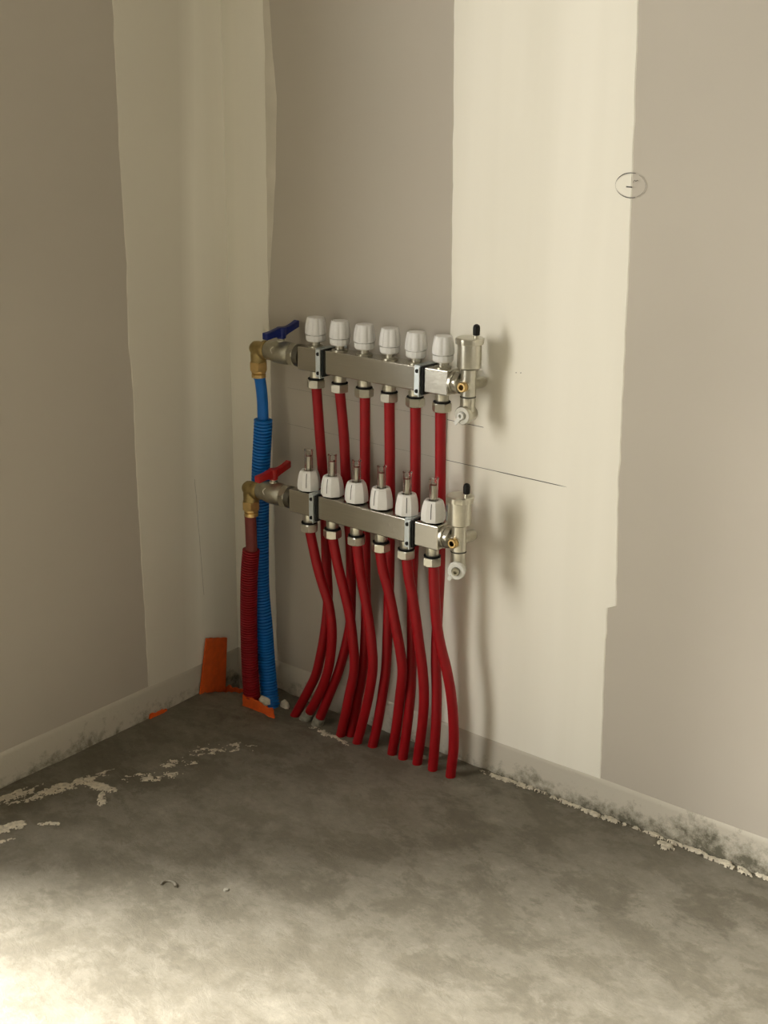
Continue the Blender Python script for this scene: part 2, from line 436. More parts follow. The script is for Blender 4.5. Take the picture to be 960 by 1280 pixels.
strip('pencil_numeral', wall_right, 'y', [(.7475, .9365), (.7515, .9363), (.7565, .9362)], .0016, 'pencil', off=.0019)
strip('pencil_numeral', wall_right, 'y', [(.7580, .9420), (.7582, .9442), (.7595, .9455), (.7608, .9445), (.7612, .9436), (.7620, .9448), (.7634, .9456), (.7642, .9450)], .0008, 'pencil', off=.0021)
for px_, pz_ in ((.588, .6640), (.596, .6648)):
    strip('pencil_dot', wall_right, 'y', [(px_, pz_), (px_ + .002, pz_ + .0008)], .0013, 'pencil_faint', off=.0022)

# pale residue patches of plaster on the floor and ragged ridge along the wall foot
def patch(cx, cy, rx, ry, rot, seed, holes=.0, th=.0012, cell=.0021, mat='splash', name='plaster_smear'):
    bm = bmesh.new(); ct, st = math.cos(rot), math.sin(rot); V = {}
    n = int(1.3 * max(rx, ry) / cell)
    def inside(u, v):
        d = (u / rx) ** 2 + (v / ry) ** 2
        return 1 - d + 1.35 * noise.fractal(Vector((u * 75 + seed, v * 120, seed * 3.1)), .6, 2.1, 5) - holes
    def vert(i, j):
        if (i, j) not in V:
            u, v = i * cell, j * cell
            x = cx + u * ct - v * st; y = cy + u * st + v * ct
            k = max(0, min(1, inside(u, v) * 3))
            x += cell * .35 * noise.noise(Vector((i * 1.7, j * 1.3, seed))); y += cell * .35 * noise.noise(Vector((j * 1.9, i * 1.1, seed + 4)))
            x = max(x, .0027); y = min(y, -.0027)
            V[(i, j)] = bm.verts.new((x, y, floor_h(x, y) + .0004 + th * k))
        return V[(i, j)]
    for i in range(-n, n):
        for j in range(-n, n):
            if inside((i + .5) * cell, (j + .5) * cell) > 0:
                vs = [vert(i, j), vert(i + 1, j), vert(i + 1, j + 1), vert(i, j + 1)]
                try: bm.faces.new(vs)
                except ValueError: pass
    if not bm.faces: bm.free(); return
    return link(name, bm, mat, floor, smooth=60)
for k, a in enumerate([(.075, -.475, .075, .012, 1.35, .15), (.115, -.435, .030, .010, .3, .1), (.150, -.455, .022, .008, 2.3, .3), (.035, -.545, .05, .012, 1.4, .2),
                       (.100, -.610, .040, .011, 1.2, .1), (.125, -.640, .03, .008, 1.2, .2), (.16, -.36, .05, .02, .9, .9), (.155, -.31, .04, .02, .9, 1.0),
                       (.165, -.245, .05, .02, .9, 1.05), (.20, -.20, .04, .02, .9, 1.1), (.145, -.555, .02, .007, .6, .5), (.29, -.075, .05, .008, -.1, .6)]):
    patch(a[0], a[1], a[2], a[3], a[4], k * 2.7, a[5])
for k, a in enumerate([(.715, -.0085, .030, .0035), (.765, -.0110, .048, .0050), (.800, -.0085, .02, .004), (.885, -.0065, .05, .0035), (.945, -.0075, .055, .0045), (1.00, -.0095, .03, .0065),
                       (1.07, -.006, .05, .004), (.893, -.022, .014, .009), (.610, -.010, .045, .006), (.655, -.007, .03, .0035)]):
    patch(a[0], a[1], a[2], a[3], 0, 50 + k * 1.9, .25 if a[2] > .02 else .1, th=.0035 if k != 8 else .001, cell=.0015)
# little crescent left by a dried drop
bm = bmesh.new()
tube(bm, [Vector((.402 + .011 * math.cos(a), -.549 + .009 * math.sin(a), .0018)) for a in [math.radians(20 + 20 * i) for i in range(11)]],
     lambda s: .0022, 8)
link('dried_drop', bm, 'concrete', floor, smooth=60)
bm = bmesh.new(); lathe(bm, [(.004, 0), (.0035, .0015), (.001, .002)], place('z', (.470, -.505, .0)), 10)
link('dried_drop', bm, 'mortar', floor, smooth=60)

# ------------------------------------------------------------------ pipes
PIPES = {
 'U1':[ (0.2382,-0.0450,0.5961),(0.2452,-0.0450,0.5186),(0.2504,-0.0450,0.4667),(0.2551,-0.0450,0.3903),(0.2582,-0.0450,0.3063),(0.2615,-0.0450,0.2423),(0.2557,-0.0470,0.1753),(0.2405,-0.0500,0.1000),(0.2225,-0.0520,0.0585),(0.1963,-0.0550,0.0077) ],
 'L1':[ (0.2514,-0.0800,0.3679),(0.2545,-0.0800,0.3602),(0.2658,-0.0780,0.3104),(0.2752,-0.0750,0.2765),(0.2856,-0.0710,0.2408),(0.2899,-0.0680,0.1918),(0.2845,-0.0660,0.1456),(0.2736,-0.0640,0.1044),(0.2516,-0.0620,0.0560),(0.2228,-0.0550,0.0116) ],
 'U2':[ (0.2874,-0.0450,0.6007),(0.2965,-0.0450,0.5274),(0.2995,-0.0450,0.4759),(0.3052,-0.0450,0.4009),(0.3113,-0.0450,0.3329),(0.3116,-0.0450,0.2235),(0.3055,-0.0470,0.1745),(0.2886,-0.0500,0.1113),(0.2685,-0.0520,0.0606),(0.2470,-0.0550,0.0055) ],
 'L2':[ (0.3020,-0.0800,0.3681),(0.3033,-0.0800,0.3587),(0.3108,-0.0780,0.3212),(0.3159,-0.0760,0.2982),(0.3289,-0.0710,0.2422),(0.3343,-0.0670,0.1894),(0.3354,-0.0640,0.1378),(0.3253,-0.0650,0.0849),(0.3164,-0.0640,0.0471),(0.3058,-0.0620,0.0094) ],
 'U3':[ (0.3395,-0.0450,0.6033),(0.3407,-0.0450,0.4408),(0.3427,-0.0450,0.3263),(0.3442,-0.0450,0.2422),(0.3437,-0.0460,0.1849),(0.3398,-0.0460,0.1341),(0.3288,-0.0460,0.0742),(0.3155,-0.0500,-0.0015) ],
 'L3':[ (0.3514,-0.0800,0.3696),(0.3539,-0.0800,0.3607),(0.3577,-0.0790,0.3286),(0.3605,-0.0770,0.3067),(0.3676,-0.0730,0.2614),(0.3765,-0.0710,0.2026),(0.3787,-0.0690,0.1539),(0.3691,-0.0670,0.0994),(0.3558,-0.0650,0.0484),(0.3422,-0.0630,0.0038) ],
 'U4':[ (0.3880,-0.0450,0.6030),(0.3914,-0.0450,0.4510),(0.3923,-0.0450,0.3381),(0.3915,-0.0450,0.2826),(0.3914,-0.0460,0.2268),(0.3900,-0.0480,0.1498),(0.3845,-0.0500,0.0977),(0.3773,-0.0530,0.0432),(0.3690,-0.0550,0.0020) ],
 'L4':[ (0.3995,-0.0800,0.3712),(0.4009,-0.0800,0.3608),(0.4053,-0.0790,0.3346),(0.4155,-0.0770,0.3012),(0.4262,-0.0720,0.2448),(0.4344,-0.0680,0.1969),(0.4369,-0.0650,0.1613),(0.4305,-0.0620,0.1153),(0.4232,-0.0600,0.0612),(0.4118,-0.0550,0.0078) ],
 'U5':[ (0.4387,-0.0450,0.6032),(0.4410,-0.0450,0.4609),(0.4400,-0.0450,0.3628),(0.4382,-0.0450,0.3014),(0.4409,-0.0460,0.2123),(0.4426,-0.0480,0.1654),(0.4427,-0.0500,0.1160),(0.4395,-0.0530,0.0608),(0.4338,-0.0550,0.0049) ],
 'L5':[ (0.4529,-0.0800,0.3716),(0.4537,-0.0800,0.3612),(0.4570,-0.0790,0.3338),(0.4623,-0.0770,0.3077),(0.4681,-0.0730,0.2633),(0.4723,-0.0690,0.2221),(0.4775,-0.0660,0.1794),(0.4796,-0.0630,0.1325),(0.4762,-0.0610,0.0791),(0.4637,-0.0550,0.0065) ],
 'U6':[ (0.4855,-0.0450,0.6042),(0.4884,-0.0450,0.4909),(0.4915,-0.0450,0.3616),(0.4900,-0.0450,0.2806),(0.4892,-0.0460,0.2259),(0.4912,-0.0480,0.1798),(0.4955,-0.0500,0.1325),(0.4983,-0.0540,0.0807),(0.4948,-0.0550,0.0028) ],
 'L6':[ (0.5045,-0.0800,0.3719),(0.5051,-0.0800,0.3617),(0.5067,-0.0790,0.3223),(0.5098,-0.0750,0.2686),(0.5157,-0.0710,0.2310),(0.5248,-0.0670,0.1939),(0.5326,-0.0630,0.1491),(0.5361,-0.0590,0.0981),(0.5362,-0.0570,0.0545),(0.5314,-0.0550,0.0129) ],
 'blueinner':[ (0.1090,-0.0450,0.6099),(0.1132,-0.0450,0.5942),(0.1178,-0.0450,0.5593),(0.1184,-0.0450,0.5109) ],
 'bluesl':[ (0.1188,-0.0450,0.5263),(0.1173,-0.0450,0.5038),(0.1107,-0.0450,0.4320),(0.1068,-0.0450,0.3591),(0.1044,-0.0450,0.2699),(0.1047,-0.0450,0.2097),(0.1119,-0.0470,0.1509),(0.1143,-0.0450,0.0887),(0.1235,-0.0490,0.0298),(0.1361,-0.0560,-0.0050) ],
 'redinner':[ (0.1161,-0.0800,0.3727),(0.1176,-0.0800,0.3586),(0.1187,-0.0800,0.3038),(0.1172,-0.0800,0.2829) ],
 'redsl':[ (0.1177,-0.0800,0.3021),(0.1128,-0.0800,0.2671),(0.1095,-0.0800,0.2216),(0.1062,-0.0790,0.1446),(0.1089,-0.0810,0.0765),(0.1107,-0.0810,0.0379),(0.1069,-0.0760,0.0062) ],
}
RP = .0083
def down(pts, extra=.035):
    a, b = Vector(pts[-2]), Vector(pts[-1]); d = (b - a).normalized()
    return list(pts) + [tuple(b + d * extra)]
order = ['first (leftmost)', 'second', 'third', 'fourth', 'fifth', 'sixth (rightmost)']
words = ['leftmost', 'second from the left', 'third from the left', 'third from the right', 'second from the right', 'rightmost']
for lvl, key, caps in (('upper', 'U', 'upper manifold'), ('lower', 'L', 'lower manifold')):
    for i in range(6):
        pts = PIPES['%s%d' % (key, i + 1)]
        z0 = .5985 if key == 'U' else .3665
        pts = list(pts); pts[0] = (pts[0][0], pts[0][1], z0 + .004)
        base = pts[-1]
        t = thing('heating_pipe', ('red heating pipe of the upper manifold, %s, running behind the lower one' if key == 'U' else
                                   'red heating pipe hanging from the lower manifold, %s of its row') % words[i], 'pipe',
                  (base[0], base[1], 0), 'red heating pipes under the manifolds')
        bm = bmesh.new()
        tube(bm, resample(catmull(down(pts)), .008), RP, 20)
        link('pipe_wall', bm, 'red_pipe', t, smooth=60)
        if (key, i) in (('L', 0), ('U', 1)):
            bm = bmesh.new(); a, b = Vector(pts[-2]), Vector(base); d = (b - a).normalized()
            cps = [b - d * (.010 - .004 * k) for k in range(9)]
            tube(bm, cps, lambda s: .0098 + .0012 * noise.noise(Vector((s * 200, i, 0))) + s * .05, 14)
            link('mortar_crust', bm, 'mortar', t, smooth=50)['label'] = 'grey mortar crust on the pipe foot'

def sheathed(name, label, inner, sleeve, ri, rs, mi, ms, pitch, ferrule_z):
    base = sleeve[-1]
    t = thing(name, label, 'pipe', (base[0], base[1], 0))
    bm = bmesh.new(); inner = [(inner[0][0], inner[0][1], ferrule_z)] + list(inner[1:])
    tube(bm, resample(catmull(inner), .006), ri, 20)
    link('inner_pipe', bm, mi, t, smooth=60)
    def rr(s):
        ph = (s / pitch) % 1.0
        return rs - .0026 * (0 if .15 < ph < .70 else 1)
    bm = bmesh.new()
    P = resample(catmull(down(sleeve)), pitch / 6)
    tube(bm, P, rr, 28, caps=False)
    # open mouth: an inner wall so that the cut edge shows its thickness
    lip = [p.copy() for p in P[:20]]
    tube(bm, list(reversed(lip)), rs - .0032, 28, caps=False)
    n = len(bm.verts); bm.verts.ensure_lookup_table()
    a = bm.verts[0:28]; b = bm.verts[n - 28:n]
    sa, sb = set(a), set(b)
    geom = [e for e in bm.edges if (e.verts[0] in sa and e.verts[1] in sa) or (e.verts[0] in sb and e.verts[1] in sb)]
    bmesh.ops.bridge_loops(bm, edges=geom)
    link('corrugated_sleeve', bm, ms, t, smooth=50)
    return t
sheathed('blue_pipe', 'blue supply pipe in blue corrugated sleeve, from the upper brass elbow down to the floor', PIPES['blueinner'], PIPES['bluesl'],
         .0095, .0158, 'blue_pipe', 'blue_sleeve', .0056, .600)
sheathed('red_sleeved_pipe', 'thick red corrugated sleeve around a dull red pipe, under the lower brass elbow', PIPES['redinner'], PIPES['redsl'],
         .0100, .0150, 'red_inner', 'red_sleeve', .0046, .367)

# ------------------------------------------------------------------ manifolds
def sub(name, bm, mat, parent, root, smooth=40, label=None):
    o = link(name, bm, mat, None, smooth)
    o.parent = parent
    if parent is not root:                                      # parent is itself a child with identity local frame
        o.matrix_parent_inverse = Matrix.Identity(4)
    else:
        o.matrix_parent_inverse = Matrix.Translation(-Vector(root.location))
    if label: o['label'] = label
    return o

def air_vent(root, x, y, zt, mirror=False, turn=0.0):
    """top bleed: cylindrical float body over a tee with a bleed port and a drain cock. zt = bar centre height"""
    bm = bmesh.new(); I = lambda z: place('z', (x, y, z))
    lathe(bm, [(.0105, -.018), (.0115, -.016), (.0115, .023), (.0108, .024), (.0108, .0253), (.0166, .0256), (.0176, .0264), (.0178, .0280), (.0178, .062), (.0172, .063)], I(zt), 36)
    b = sub('air_vent', bm, 'nickel', root, root, 25, label='nickel float air vent with a black plug')
    bm = bmesh.new()
    def lug(a, k): return 1.0 if k in (0, 4) else (1.0 + (.05 if (a / (PI / 4)) % 1 < .3 else 0))
    lathe(bm, [(.0192, .0605), (.0202, .0612), (.0205, .0640), (.0203, .0690), (.0192, .0702)], I(zt), 64, lug)
    sub('vent_lid', bm, 'nickel', b, root, 30)
    bm = bmesh.new(); M2 = place('z', (x + .0105, y + .001, zt))
    lathe(bm, [(.0036, .070), (.0036, .0745), (.0030, .0750)], M2, 16)
    sub('vent_nipple', bm, 'nickel', b, root)
    bm = bmesh.new()
    lathe(bm, [(.0042, .0743), (.0050, .0750), (.0052, .0850), (.0044, .0885), (.0020, .0902), (.0004, .0905)], M2, 20)
    sub('vent_plug', bm, 'black', b, root, label='black plastic plug')
    # union between bar end and tee
    bm = bmesh.new(); X = place('x', (x, y, zt))
    lathe(bm, [(.0165, -.0275), (.0175, -.0265), (.0175, -.0225), (.0150, -.0215)], X, 32)
    hexa(bm, .0172, -.0215, -.0125, place('x', (x, y, zt), .3))
    lathe(bm, [(.0085, -.0130), (.0085, 0)], X, 24)
    sub('end_union', bm, 'nickel', root, root, 35)
    bm = bmesh.new(); lathe(bm, [(.0152, -.0222), (.0156, -.0218), (.0152, -.0212)], X, 28)
    sub('seal_ring', bm, 'black', root, root)
    # side arm across the tee: towards the wall a rounded stub, towards the room a brass bleed port
    bm = bmesh.new(); Y = place('y', (x, y, zt - .001))
    lathe(bm, [(.0088, -.012), (.0088, .034), (.0084, .0368), (.0068, .0385)], Y, 28)
    arm = sub('bleed_arm', bm, 'nickel', root, root)
    bm = bmesh.new()
    lathe(bm, [(.0072, -.0120), (.0078, -.0135), (.0078, -.0175), (.0066, -.0190), (.0042, -.0190), (.0042, -.0120)], Y, 24, cap0=False, cap1=True)
    sub('bleed_port', bm, 'brass', arm, root, label='brass bleed port with a square hole')
    bm = bmesh.new(); lathe(bm, [(.0112, .0241), (.0120, .0245), (.0112, .0250)], I(zt), 28)
    sub('seal_ring', bm, 'black', b, root)
    bm = bmesh.new(); lathe(bm, [(.0115, -.0183), (.0120, -.0179), (.0115, -.0175)], I(zt), 28)
    sub('seal_ring', bm, 'black', root, root)
    # drain cock below
    dz = -.044 if not mirror else -.045
    bm = bmesh.new()
    lathe(bm, [(.0098, -.040), (.0112, -.038), (.0112, -.018)], I(zt), 28)
    D = Matrix.Translation(Vector((x, y, zt + dz))) @ Matrix.Rotation(turn, 4, 'Z') @ AX['y']
    lathe(bm, [(.0092, -.004), (.0118, -.003), (.0118, .010), (.0105, .012)], D, 30)
    dr = sub('drain_cock', bm, 'nickel', root, root)
    # handwheel
    bm = bmesh.new()
    def kn(a, k): return 1 + .012 * math.cos(16 * a)
    lathe(bm, [(.0122, -.0060), (.0138, -.0066), (.0138, -.0130), (.0125, -.0146), (.0070, -.0146), (.0062, -.0120), (.0005, -.0120)], D, 64, kn)
    sub('drain_cap', bm, 'offwhite' if mirror else 'nickel', dr, root, label='white plastic drain cap' if mirror else None)
    bm = bmesh.new()
    lathe(bm, [(.0058, -.0118), (.0058, -.0185), (.0050, -.0195), (.0028, -.0195), (.0028, -.0150), (.0004, -.0150)], D, 20)
    sub('drain_outlet', bm, 'cast_nickel' if mirror else 'offwhite', dr, root)
    # hanging strap of the cap
    bm = bmesh.new()
    ang = math.radians(52)
    c = D @ Vector((0, 0, -.0165))
    tdir = (D.to_3x3() @ Vector((-math.cos(ang), math.sin(ang) * (1), 0))).normalized()
    if tdir.z > 0: tdir.z = -tdir.z
    ydir = (D.to_3x3() @ Vector((0, 0, 1))).normalized(); side = tdir.cross(ydir)
    L0, L1 = (.005, .0175) if not mirror else (.010, .0185)
    vs = []
    for s in (L0, L1):
        for w in (-.0032, .0032):
            for dpt in (-.0012, .0012):
                vs.append(bm.verts.new(c + tdir * s + side * w + ydir * (dpt + (.002 if mirror else 0))))
    for f in [(0, 1, 3, 2), (4, 6, 7, 5), (0, 4, 5, 1), (2, 3, 7, 6), (0, 2, 6, 4), (1, 5, 7, 3)]: bm.faces.new([vs[i] for i in f])
    bmesh.ops.bevel(bm, geom=list(bm.edges), offset=.0006, segments=2, affect='EDGES')
    sub('cap_strap', bm, 'offwhite', dr, root, label='white plastic cap strap')

def ball_valve(root, xr, y, zc, hmat, colour):
    """xr = left end of the bar; valve runs left from it, elbow then turns down"""
    X = place('x', (xr, y, zc))
    bm = bmesh.new()
    lathe(bm, [(.0120, -.001), (.0185, -.002), (.0185, -.013), (.0140, -.014)], X, 32)  # darker metal ring between bar end and union nut
    sub('end_socket', bm, 'dark_steel', root, root)
    bm = bmesh.new(); hexa(bm, .0205, -.0250, -.0130, place('x', (xr, y, zc), .25), .0016)
    sub('union_nut', bm, 'cast_nickel', root, root, 30)
    bm = bmesh.new()
    lathe(bm, [(.0150, -.0800), (.0162, -.0785), (.0162, -.0690), (.0172, -.0655), (.0186, -.0600), (.0190, -.0520), (.0190, -.0400), (.0186, -.0340), (.0175, -.0290), (.0168, -.0270), (.0168, -.0230)], X, 40)
    # raised casting marks on the body: a ring and a pad
    v = sub('ball_valve', bm, 'cast_nickel', root, root, 50)
    bm = bmesh.new()
    ring = []
    for k in range(13):
        a = math.radians(200 - 10 * k) if True else 0
        th = math.radians(18 + 34 * (k / 12) - 17)
        # follows the barrel on the side that faces the room
        ring.append(Vector((xr - .0535 + .004 * math.cos(math.radians(90 + 15 * k)), y - .0190 * math.cos(th), zc + .0190 * math.sin(th))))
    tube(bm, ring, .0006, 6)
    sub('casting_mark', bm, 'nickel', v, root)
    # stem, hub and two wings of the butterfly handle, turned across the pipe
    xs = xr - .0500
    Z = place('z', (xs, y, zc))
    bm = bmesh.new(); lathe(bm, [(.0070, .0165), (.0070, .0205), (.0050, .0210), (.0050, .0270), (.0034, .0272), (.0034, .034)], Z, 24)
    sub('valve_stem', bm, 'nickel', v, root)
    bm = bmesh.new()
    R = Matrix.Translation(Vector((xs, y, zc))) @ Matrix.Rotation(math.radians(-6), 4, 'Z')
    lathe(bm, [(.0066, .0230), (.0076, .0238), (.0086, .0400), (.0076, .0415)], R, 24)
    for s in (-1, 1):
        # wing: thick vertical blade that widens and lifts towards its tip
        prof = [(.003, .0260, .0415, .0060), (.012, .0270, .0400, .0052), (.022, .0262, .0375, .0050), (.034, .0245, .0358, .0058), (.0365, .0255, .0350, .0050)]
        if s > 0: prof = [(.003, .0260, .0415, .0060), (.012, .0300, .0415, .0052), (.022, .0335, .0445, .0050), (.0335, .0380, .0495, .0058), (.0350, .0392, .0485, .0050)]
        prev = None
        for (d, za, zb, w) in prof:
            q = [bm.verts.new(R @ Vector((wx, s * d, zz))) for wx, zz in ((-w, za), (w, za), (w, zb), (-w, zb))]
            if prev:
                for k in range(4): bm.faces.new((prev[k], prev[(k + 1) % 4], q[(k + 1) % 4], q[k]))
            else: bm.faces.new(q)
            prev = q
        bm.faces.new(prev)
    bmesh.ops.recalc_face_normals(bm, faces=bm.faces)
    bmesh.ops.bevel(bm, geom=[e for e in bm.edges if e.calc_length() > .004 and len(e.link_faces) == 2 and e.calc_face_angle() > .6], offset=.0008, segments=2, affect='EDGES')
    sub('valve_handle', bm, hmat, v, root, label='%s plastic butterfly handle' % colour)

def elbow(root, xe, y, zc, zn):
    """brass elbow: centre xe, arm to the right, arm down to nut at zn"""
    bm = bmesh.new()
    pts = [Vector((xe + .026, y, zc)), Vector((xe + .016, y, zc)), Vector((xe + .009, y, zc - .0005)), Vector((xe + .003, y, zc - .003)), Vector((xe, y, zc - .009)), Vector((xe, y, zc - .016)), Vector((xe, y, zc - .024))]
    tube(bm, catmull(pts, 5), .0130, 28)
    lathe(bm, [(.0150, .0125), (.0160, .0135), (.0160, .0215), (.0150, .0225)], place('x', (xe, y, zc)), 28)
    lathe(bm, [(.0002, -.016), (.008, -.0145), (.0118, -.0095), (.0128, -.002), (.0126, .006)], place('x', (xe + .001, y, zc)), 28)
    e = sub('brass_elbow', bm, 'dull_brass', root, root, 60, label='dull brass elbow')
    bm = bmesh.new(); hexa(bm, .0158, -.004, .0105, place('z', (xe, y, zn), .2))
    sub('compression_nut', bm, 'brass', e, root, 30)
    bm = bmesh.new(); lathe(bm, [(.0106, -.0165), (.0120, -.0158), (.0120, -.0100), (.0108, -.0090), (.0124, -.0075), (.0124, -.0035)], place('z', (xe, y, zn)), 28)
    sub('ferrule', bm, 'brass', e, root)

def outlet(root, x, y, zbot, nlen):
    """nipple, dark seal, hex compression nut under the bar"""
    Z = place('z', (x, y, zbot))
    bm = bmesh.new()
    lathe(bm, [(.0084, -nlen - .004), (.0102, -nlen), (.0102, 0)], Z, 24)
    nn = sub('outlet_nipple', bm, 'nickel', root, root)
    bm = bmesh.new(); lathe(bm, [(.0122, -nlen - .0018), (.0132, -nlen - .0012), (.0132, -nlen + .0002), (.0122, -nlen + .0008)], Z, 28)
    sub('seal_ring', bm, 'black', nn, root)
    bm = bmesh.new(); rot = random.uniform(0, 1.05)
    hexa(bm, .0150, -nlen - .0150, -nlen - .0020, place('z', (x, y, zbot), rot))
    sub('compression_nut', bm, 'nickel', root, root, 30)

def bar(root, x0, x1, y, z0, z1, xe, twist):
    bm = bmesh.new(); box(bm, x0, xe, y - .0175, y + .0175, z0, z1, .0016)
    sub('manifold_bar', bm, 'steel', root, root, None)
    # last section, sitting very slightly askew behind its clamp
    bm = bmesh.new(); box(bm, xe, x1, y - .0175, y + .0175, z0, z1, .0016)
    bmesh.ops.rotate(bm, verts=bm.verts, cent=(xe, y - .0175, z0), matrix=Matrix.Rotation(math.radians(twist), 3, 'Z'))
    sub('end_section', bm, 'steel', root, root, None)

def clamp(root, x, y, z0, z1):
    bm = bmesh.new(); t = .0016; f = y - .0175
    box(bm, x, x + .012, f - .0022, f - .0003, z0 - .006, z1 + .002, .0004)        # front strap
    box(bm, x + .0115, x + .0132, f - .0075, f + .004, z0 - .007, z1 + .001, .0004)  # stiffening flange
    box(bm, x, x + .012, f - .0022, y + .0195, z1 + .0003, z1 + .0022, .0004)      # over the top
    box(bm, x, x + .012, y + .0178, y + .0195, z0 - .006, z1 + .002, .0004)        # down the back
    c = sub('clamp', bm, 'zinc', root, root, None)
    bm = bmesh.new(); box(bm, x + .0132, x + .0172, f - .0030, y + .0185, z0 - .004, z1 + .0012, .0006)  # black strip along the right side of the clamp
    sub('black_strip', bm, 'black', c, root, 30)
    for z in (z1 - .0065, z0 + .0005):
        bm = bmesh.new()
        lathe(bm, [(.0030, .0), (.0030, .0018), (.0016, .0024)], Matrix.Translation(Vector((x + .0055, f - .0019, z))) @ Matrix.Rotation(PI / 2, 4, 'X'), 16)
        sub('screw', bm, 'black', c, root, 40)
    # stand-off leg back to the wall with its foot
    bm = bmesh.new()
    box(bm, x + .001, x + .011, y + .019, -.0035, (z0 + z1) / 2 - .010, (z0 + z1) / 2 + .010, .0004)
    box(bm, x - .002, x + .014, -.0040, -.0020, (z0 + z1) / 2 - .020, (z0 + z1) / 2 + .020, .0004)
    sub('wall_leg', bm, 'zinc', c, root, 30)

def ribbed(n, depth, top=99):
    def f(a, k):
        ph = (a * n / (2 * PI)) % 1.0
        return 1 - depth * (1 if ph < .16 or ph > .84 else 0) if k < top else 1
    return f

def thermo_cap(root, x, y, zb, rot):
    bm = bmesh.new(); Z = place('z', (x, y, zb))
    lathe(bm, [(.0125, -.0005), (.0128, .0020), (.0100, .0026), (.0070, .0030), (.0070, .0100)], Z, 28)
    n = sub('valve_insert', bm, 'brass', root, root)
    n.data.materials[0] = M['nickel']
    bm = bmesh.new()
    lathe(bm, [(.0085, .0090), (.0138, .0094), (.0156, .0118), (.0158, .0128), (.0158, .0192), (.0140, .0198), (.0138, .0225)], place('z', (x, y, zb), rot), 14)
    c = sub('cap_collar', bm, 'white', root, root, 20)
    bm = bmesh.new()
    prof = [(.0150, .0213), (.0168, .0216), (.0171, .0226), (.0169, .0285), (.0162, .0350), (.0150, .0420), (.0139, .0462), (.0128, .0476), (.0060, .0480)]
    def f(a, k):
        if k >= 7: return 1
        return 1 - .075 * (.5 + .5 * math.cos(8 * a)) ** 3 * (.3 if k < 2 else 1)
    lathe(bm, prof, place('z', (x, y, zb), rot), 80, f)
    sub('protective_cap', bm, 'white', c, root, 42)

def flow_meter(root, x, y, zb, rot, level):
    bm = bmesh.new(); Z = place('z', (x, y, zb), rot)
    lathe(bm, [(.0135, -.0002), (.0140, .0005), (.0140, .0045), (.0125, .0050)], Z, 28)
    bs = sub('meter_seat', bm, 'black', root, root)
    bm = bmesh.new()
    prof = [(.0176, .0022), (.0185, .0032), (.0187, .0100), (.0180, .0180), (.0166, .0260), (.0147, .0322), (.0130, .0344), (.0084, .0342), (.0080, .0300)]
    def f(a, k):
        if k >= 7: return 1
        q = ((a + PI / 8) % (PI / 4)) - PI / 8
        return (math.cos(PI / 8) / math.cos(q)) ** .9 * 1.02
    lathe(bm, prof, Z, 64, f, cap1=True)
    mt = sub('flow_meter', bm, 'white_meter', root, root, 18, label='white flow meter knob with a clear tube')
    # dark slits between the flutes
    for k in (0, 4):
        a = k * PI / 4; w = .0005
        bm = bmesh.new(); pr = []
        for r, h in [(.0180, .0085), (.0174, .0170), (.0160, .0262), (.01425, .0318)]:
            for s in (-1, 1):
                pr.append(bm.verts.new(Z @ Vector(((r + .0002) * math.cos(a) - s * w * math.sin(a), (r + .0002) * math.sin(a) + s * w * math.cos(a), h))))
        for q in range(3): bm.faces.new((pr[2 * q], pr[2 * q + 1], pr[2 * q + 3], pr[2 * q + 2]))
        sub('slit', bm, 'black', mt, root, None)
    bm = bmesh.new()
    lathe(bm, [(.0068, .030), (.0068, .0660), (.0074, .0668), (.0074, .0690), (.0060, .0695), (.0054, .0680), (.0054, .031)], Z, 28, cap0=False, cap1=False)
    sub('sight_tube', bm, 'glass', mt, root, 50, label='clear plastic sight tube')
    bm = bmesh.new()
    lathe(bm, [(.0042, .030), (.0042, .0590), (.0024, .0610)], Z, 16)
    sub('float_rod', bm, 'nickel', mt, root)
    bm = bmesh.new(); lathe(bm, [(.0044, level), (.0047, level + .0006), (.0047, level + .0018), (.0044, level + .0024)], Z, 16)
    sub('indicator', bm, 'red_inner', mt, root, label='small red level indicator')

# upper manifold
YU, YL = -.045, -.080
up = thing('upper_manifold', 'upper stainless steel manifold bar with six plain white caps and blue valve handle', 'manifold', (.36, -.045, .627), 'floor heating manifolds on the wall')
bar(up, .2132, .5080, YU, .6272, .6648, .4660, 3.2)
for i in range(6):
    x = .2377 + .05 * i
    outlet(up, x, YU, .6272, .0135)
    thermo_cap(up, x, YU, .6648, .3 + .37 * i)
clamp(up, .2540, YU, .6272, .6648); clamp(up, .4495, YU, .6272, .6648)
ball_valve(up, .2132, YU, .646, 'blue_handle', 'blue')
elbow(up, .1105, YU, .6455, .6130)
air_vent(up, .5345, YU, .6455)
lowm = thing('lower_manifold', 'lower stainless steel manifold bar with six clear-tube flow meters and red valve handle', 'manifold', (.37, -.080, .398), 'floor heating manifolds on the wall')
bar(lowm, .2230, .5230, YL, .3980, .4360, .4790, 1.2)
for i in range(6):
    x = .2518 + .05 * i
    outlet(lowm, x, YL, .3980, .0165)
    flow_meter(lowm, x, YL, .4360, math.radians([-63, -80, -82, -92, -55, -66][i]), .0575)
clamp(lowm, .2685, YL, .3980, .4360); clamp(lowm, .4625, YL, .3980, .4360)
ball_valve(lowm, .2230, YL, .4155, 'red_handle', 'red')
elbow(lowm, .1200, YL, .4125, .3800)
air_vent(lowm, .5500, YL, .4170, True, math.radians(22))

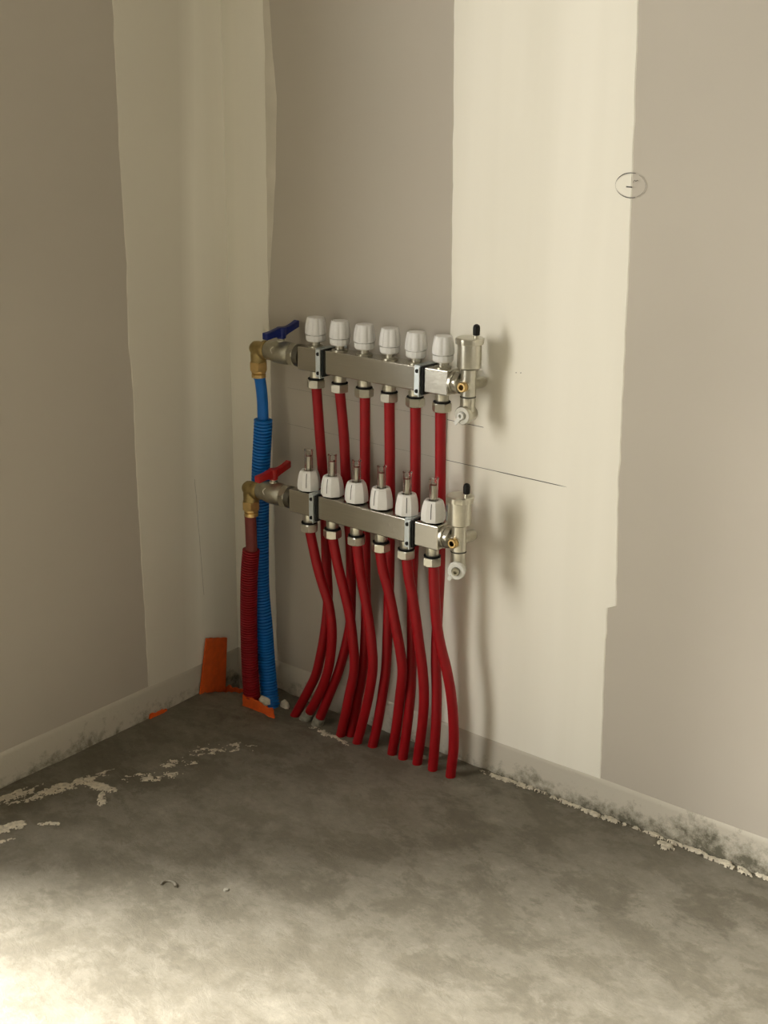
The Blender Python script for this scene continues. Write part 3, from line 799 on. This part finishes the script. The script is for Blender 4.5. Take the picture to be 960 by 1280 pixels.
# ------------------------------------------------------------------ foam pieces at the foot of the corner
def slab(bm, corners, th, jag=0.0, seed=0, n=8):
    """corners: bottom-left, bottom-right, top-right, top-left; thickness towards the wall"""
    bl, br, tr, tl = [Vector(c) for c in corners]
    nrm = (br - bl).cross(tl - bl).normalized()
    F = []
    for i in range(n + 1):
        u = i / n; row = []
        for j in range(n + 1):
            v = j / n
            p = (bl.lerp(br, u)).lerp(tl.lerp(tr, u), v)
            if jag: p += (tl - bl).normalized() * jag * v * noise.noise(Vector((u * 6 + seed, v, 2))) + nrm * jag * .3 * noise.noise(Vector((u * 4, v * 4, seed)))
            row.append((p - nrm * th / 2, p + nrm * th / 2))
        F.append(row)
    A = [[(bm.verts.new(a), bm.verts.new(b)) for a, b in row] for row in F]
    for i in range(n):
        for j in range(n):
            for s in (0, 1): bm.faces.new([A[i][j][s], A[i + 1][j][s], A[i + 1][j + 1][s], A[i][j + 1][s]])
    for i in range(n):
        for (a, b) in (((i, 0), (i + 1, 0)), ((i, n), (i + 1, n)), ((0, i), (0, i + 1)), ((n, i), (n, i + 1))):
            bm.faces.new([A[a[0]][a[1]][0], A[b[0]][b[1]][0], A[b[0]][b[1]][1], A[a[0]][a[1]][1]])
bm = bmesh.new()
slab(bm, [(0.007, -0.1164, -0.0326), (0.007, -0.0498, -0.0655), (0.007, -0.0373, 0.092), (0.007, -0.0877, 0.1074)], .004, .001, 3)
tag(link('foam_strip', bm, 'orange', None, 50), 'upright orange edge insulation foam strip standing in the wall corner', 'foam strip')
bm = bmesh.new()
slab(bm, [(-0.0009, -0.04, -0.0704), (0.0639, -0.048, -0.0543), (0.0576, -0.048, 0.0058), (-0.0025, -0.036, -0.0091)], .004, .006, 5)
tag(link('foam_offcut', bm, 'orange', None, 50), 'low dark orange foam edge between upright foam strip and red sleeve', 'foam strip')
bm = bmesh.new()
slab(bm, [(0.0968, -0.089, -0.0175), (0.1728, -0.088, 0.0006), (0.1627, -0.083, 0.0157), (0.1022, -0.093, 0.0271)], .004, .010, 9)
tag(link('foam_offcut', bm, 'orange', None, 50), 'torn bright orange foam scrap in front of the red sleeve foot', 'foam strip')
bm = bmesh.new()
slab(bm, [(0.005, -0.2331, -0.0091), (0.005, -0.1878, -0.0098), (0.005, -0.1889, 0.0048), (0.005, -0.2264, 0.0086)], .004, .005, 12)
tag(link('foam_offcut', bm, 'orange', None, 50), 'thin orange foam sliver at the foot of the left wall', 'foam strip')
def lump(name, label, c, rx, ry, rz, seed, mat):
    bm = bmesh.new(); bmesh.ops.create_icosphere(bm, subdivisions=4, radius=1)
    for v in bm.verts:
        k = 1 + .22 * noise.fractal(v.co * 1.8 + Vector((seed, 0, 0)), 1, 2, 4)
        v.co = Vector((v.co.x * rx * k, v.co.y * ry * k, v.co.z * rz * k)) + Vector(c)
    return tag(link(name, bm, mat, None, 60), label, 'debris')
lump('foam_lump', 'torn white foam crumb between the red and blue sleeves', (0.1475, -0.085, 0.0257), .013, .005, .008, 2, 'white_foam')
lump('plaster_lump', 'pale plaster lump to the right of the blue sleeve foot', (0.1583, -0.045, 0.0011), .009, .006, .014, 7, 'white_foam')
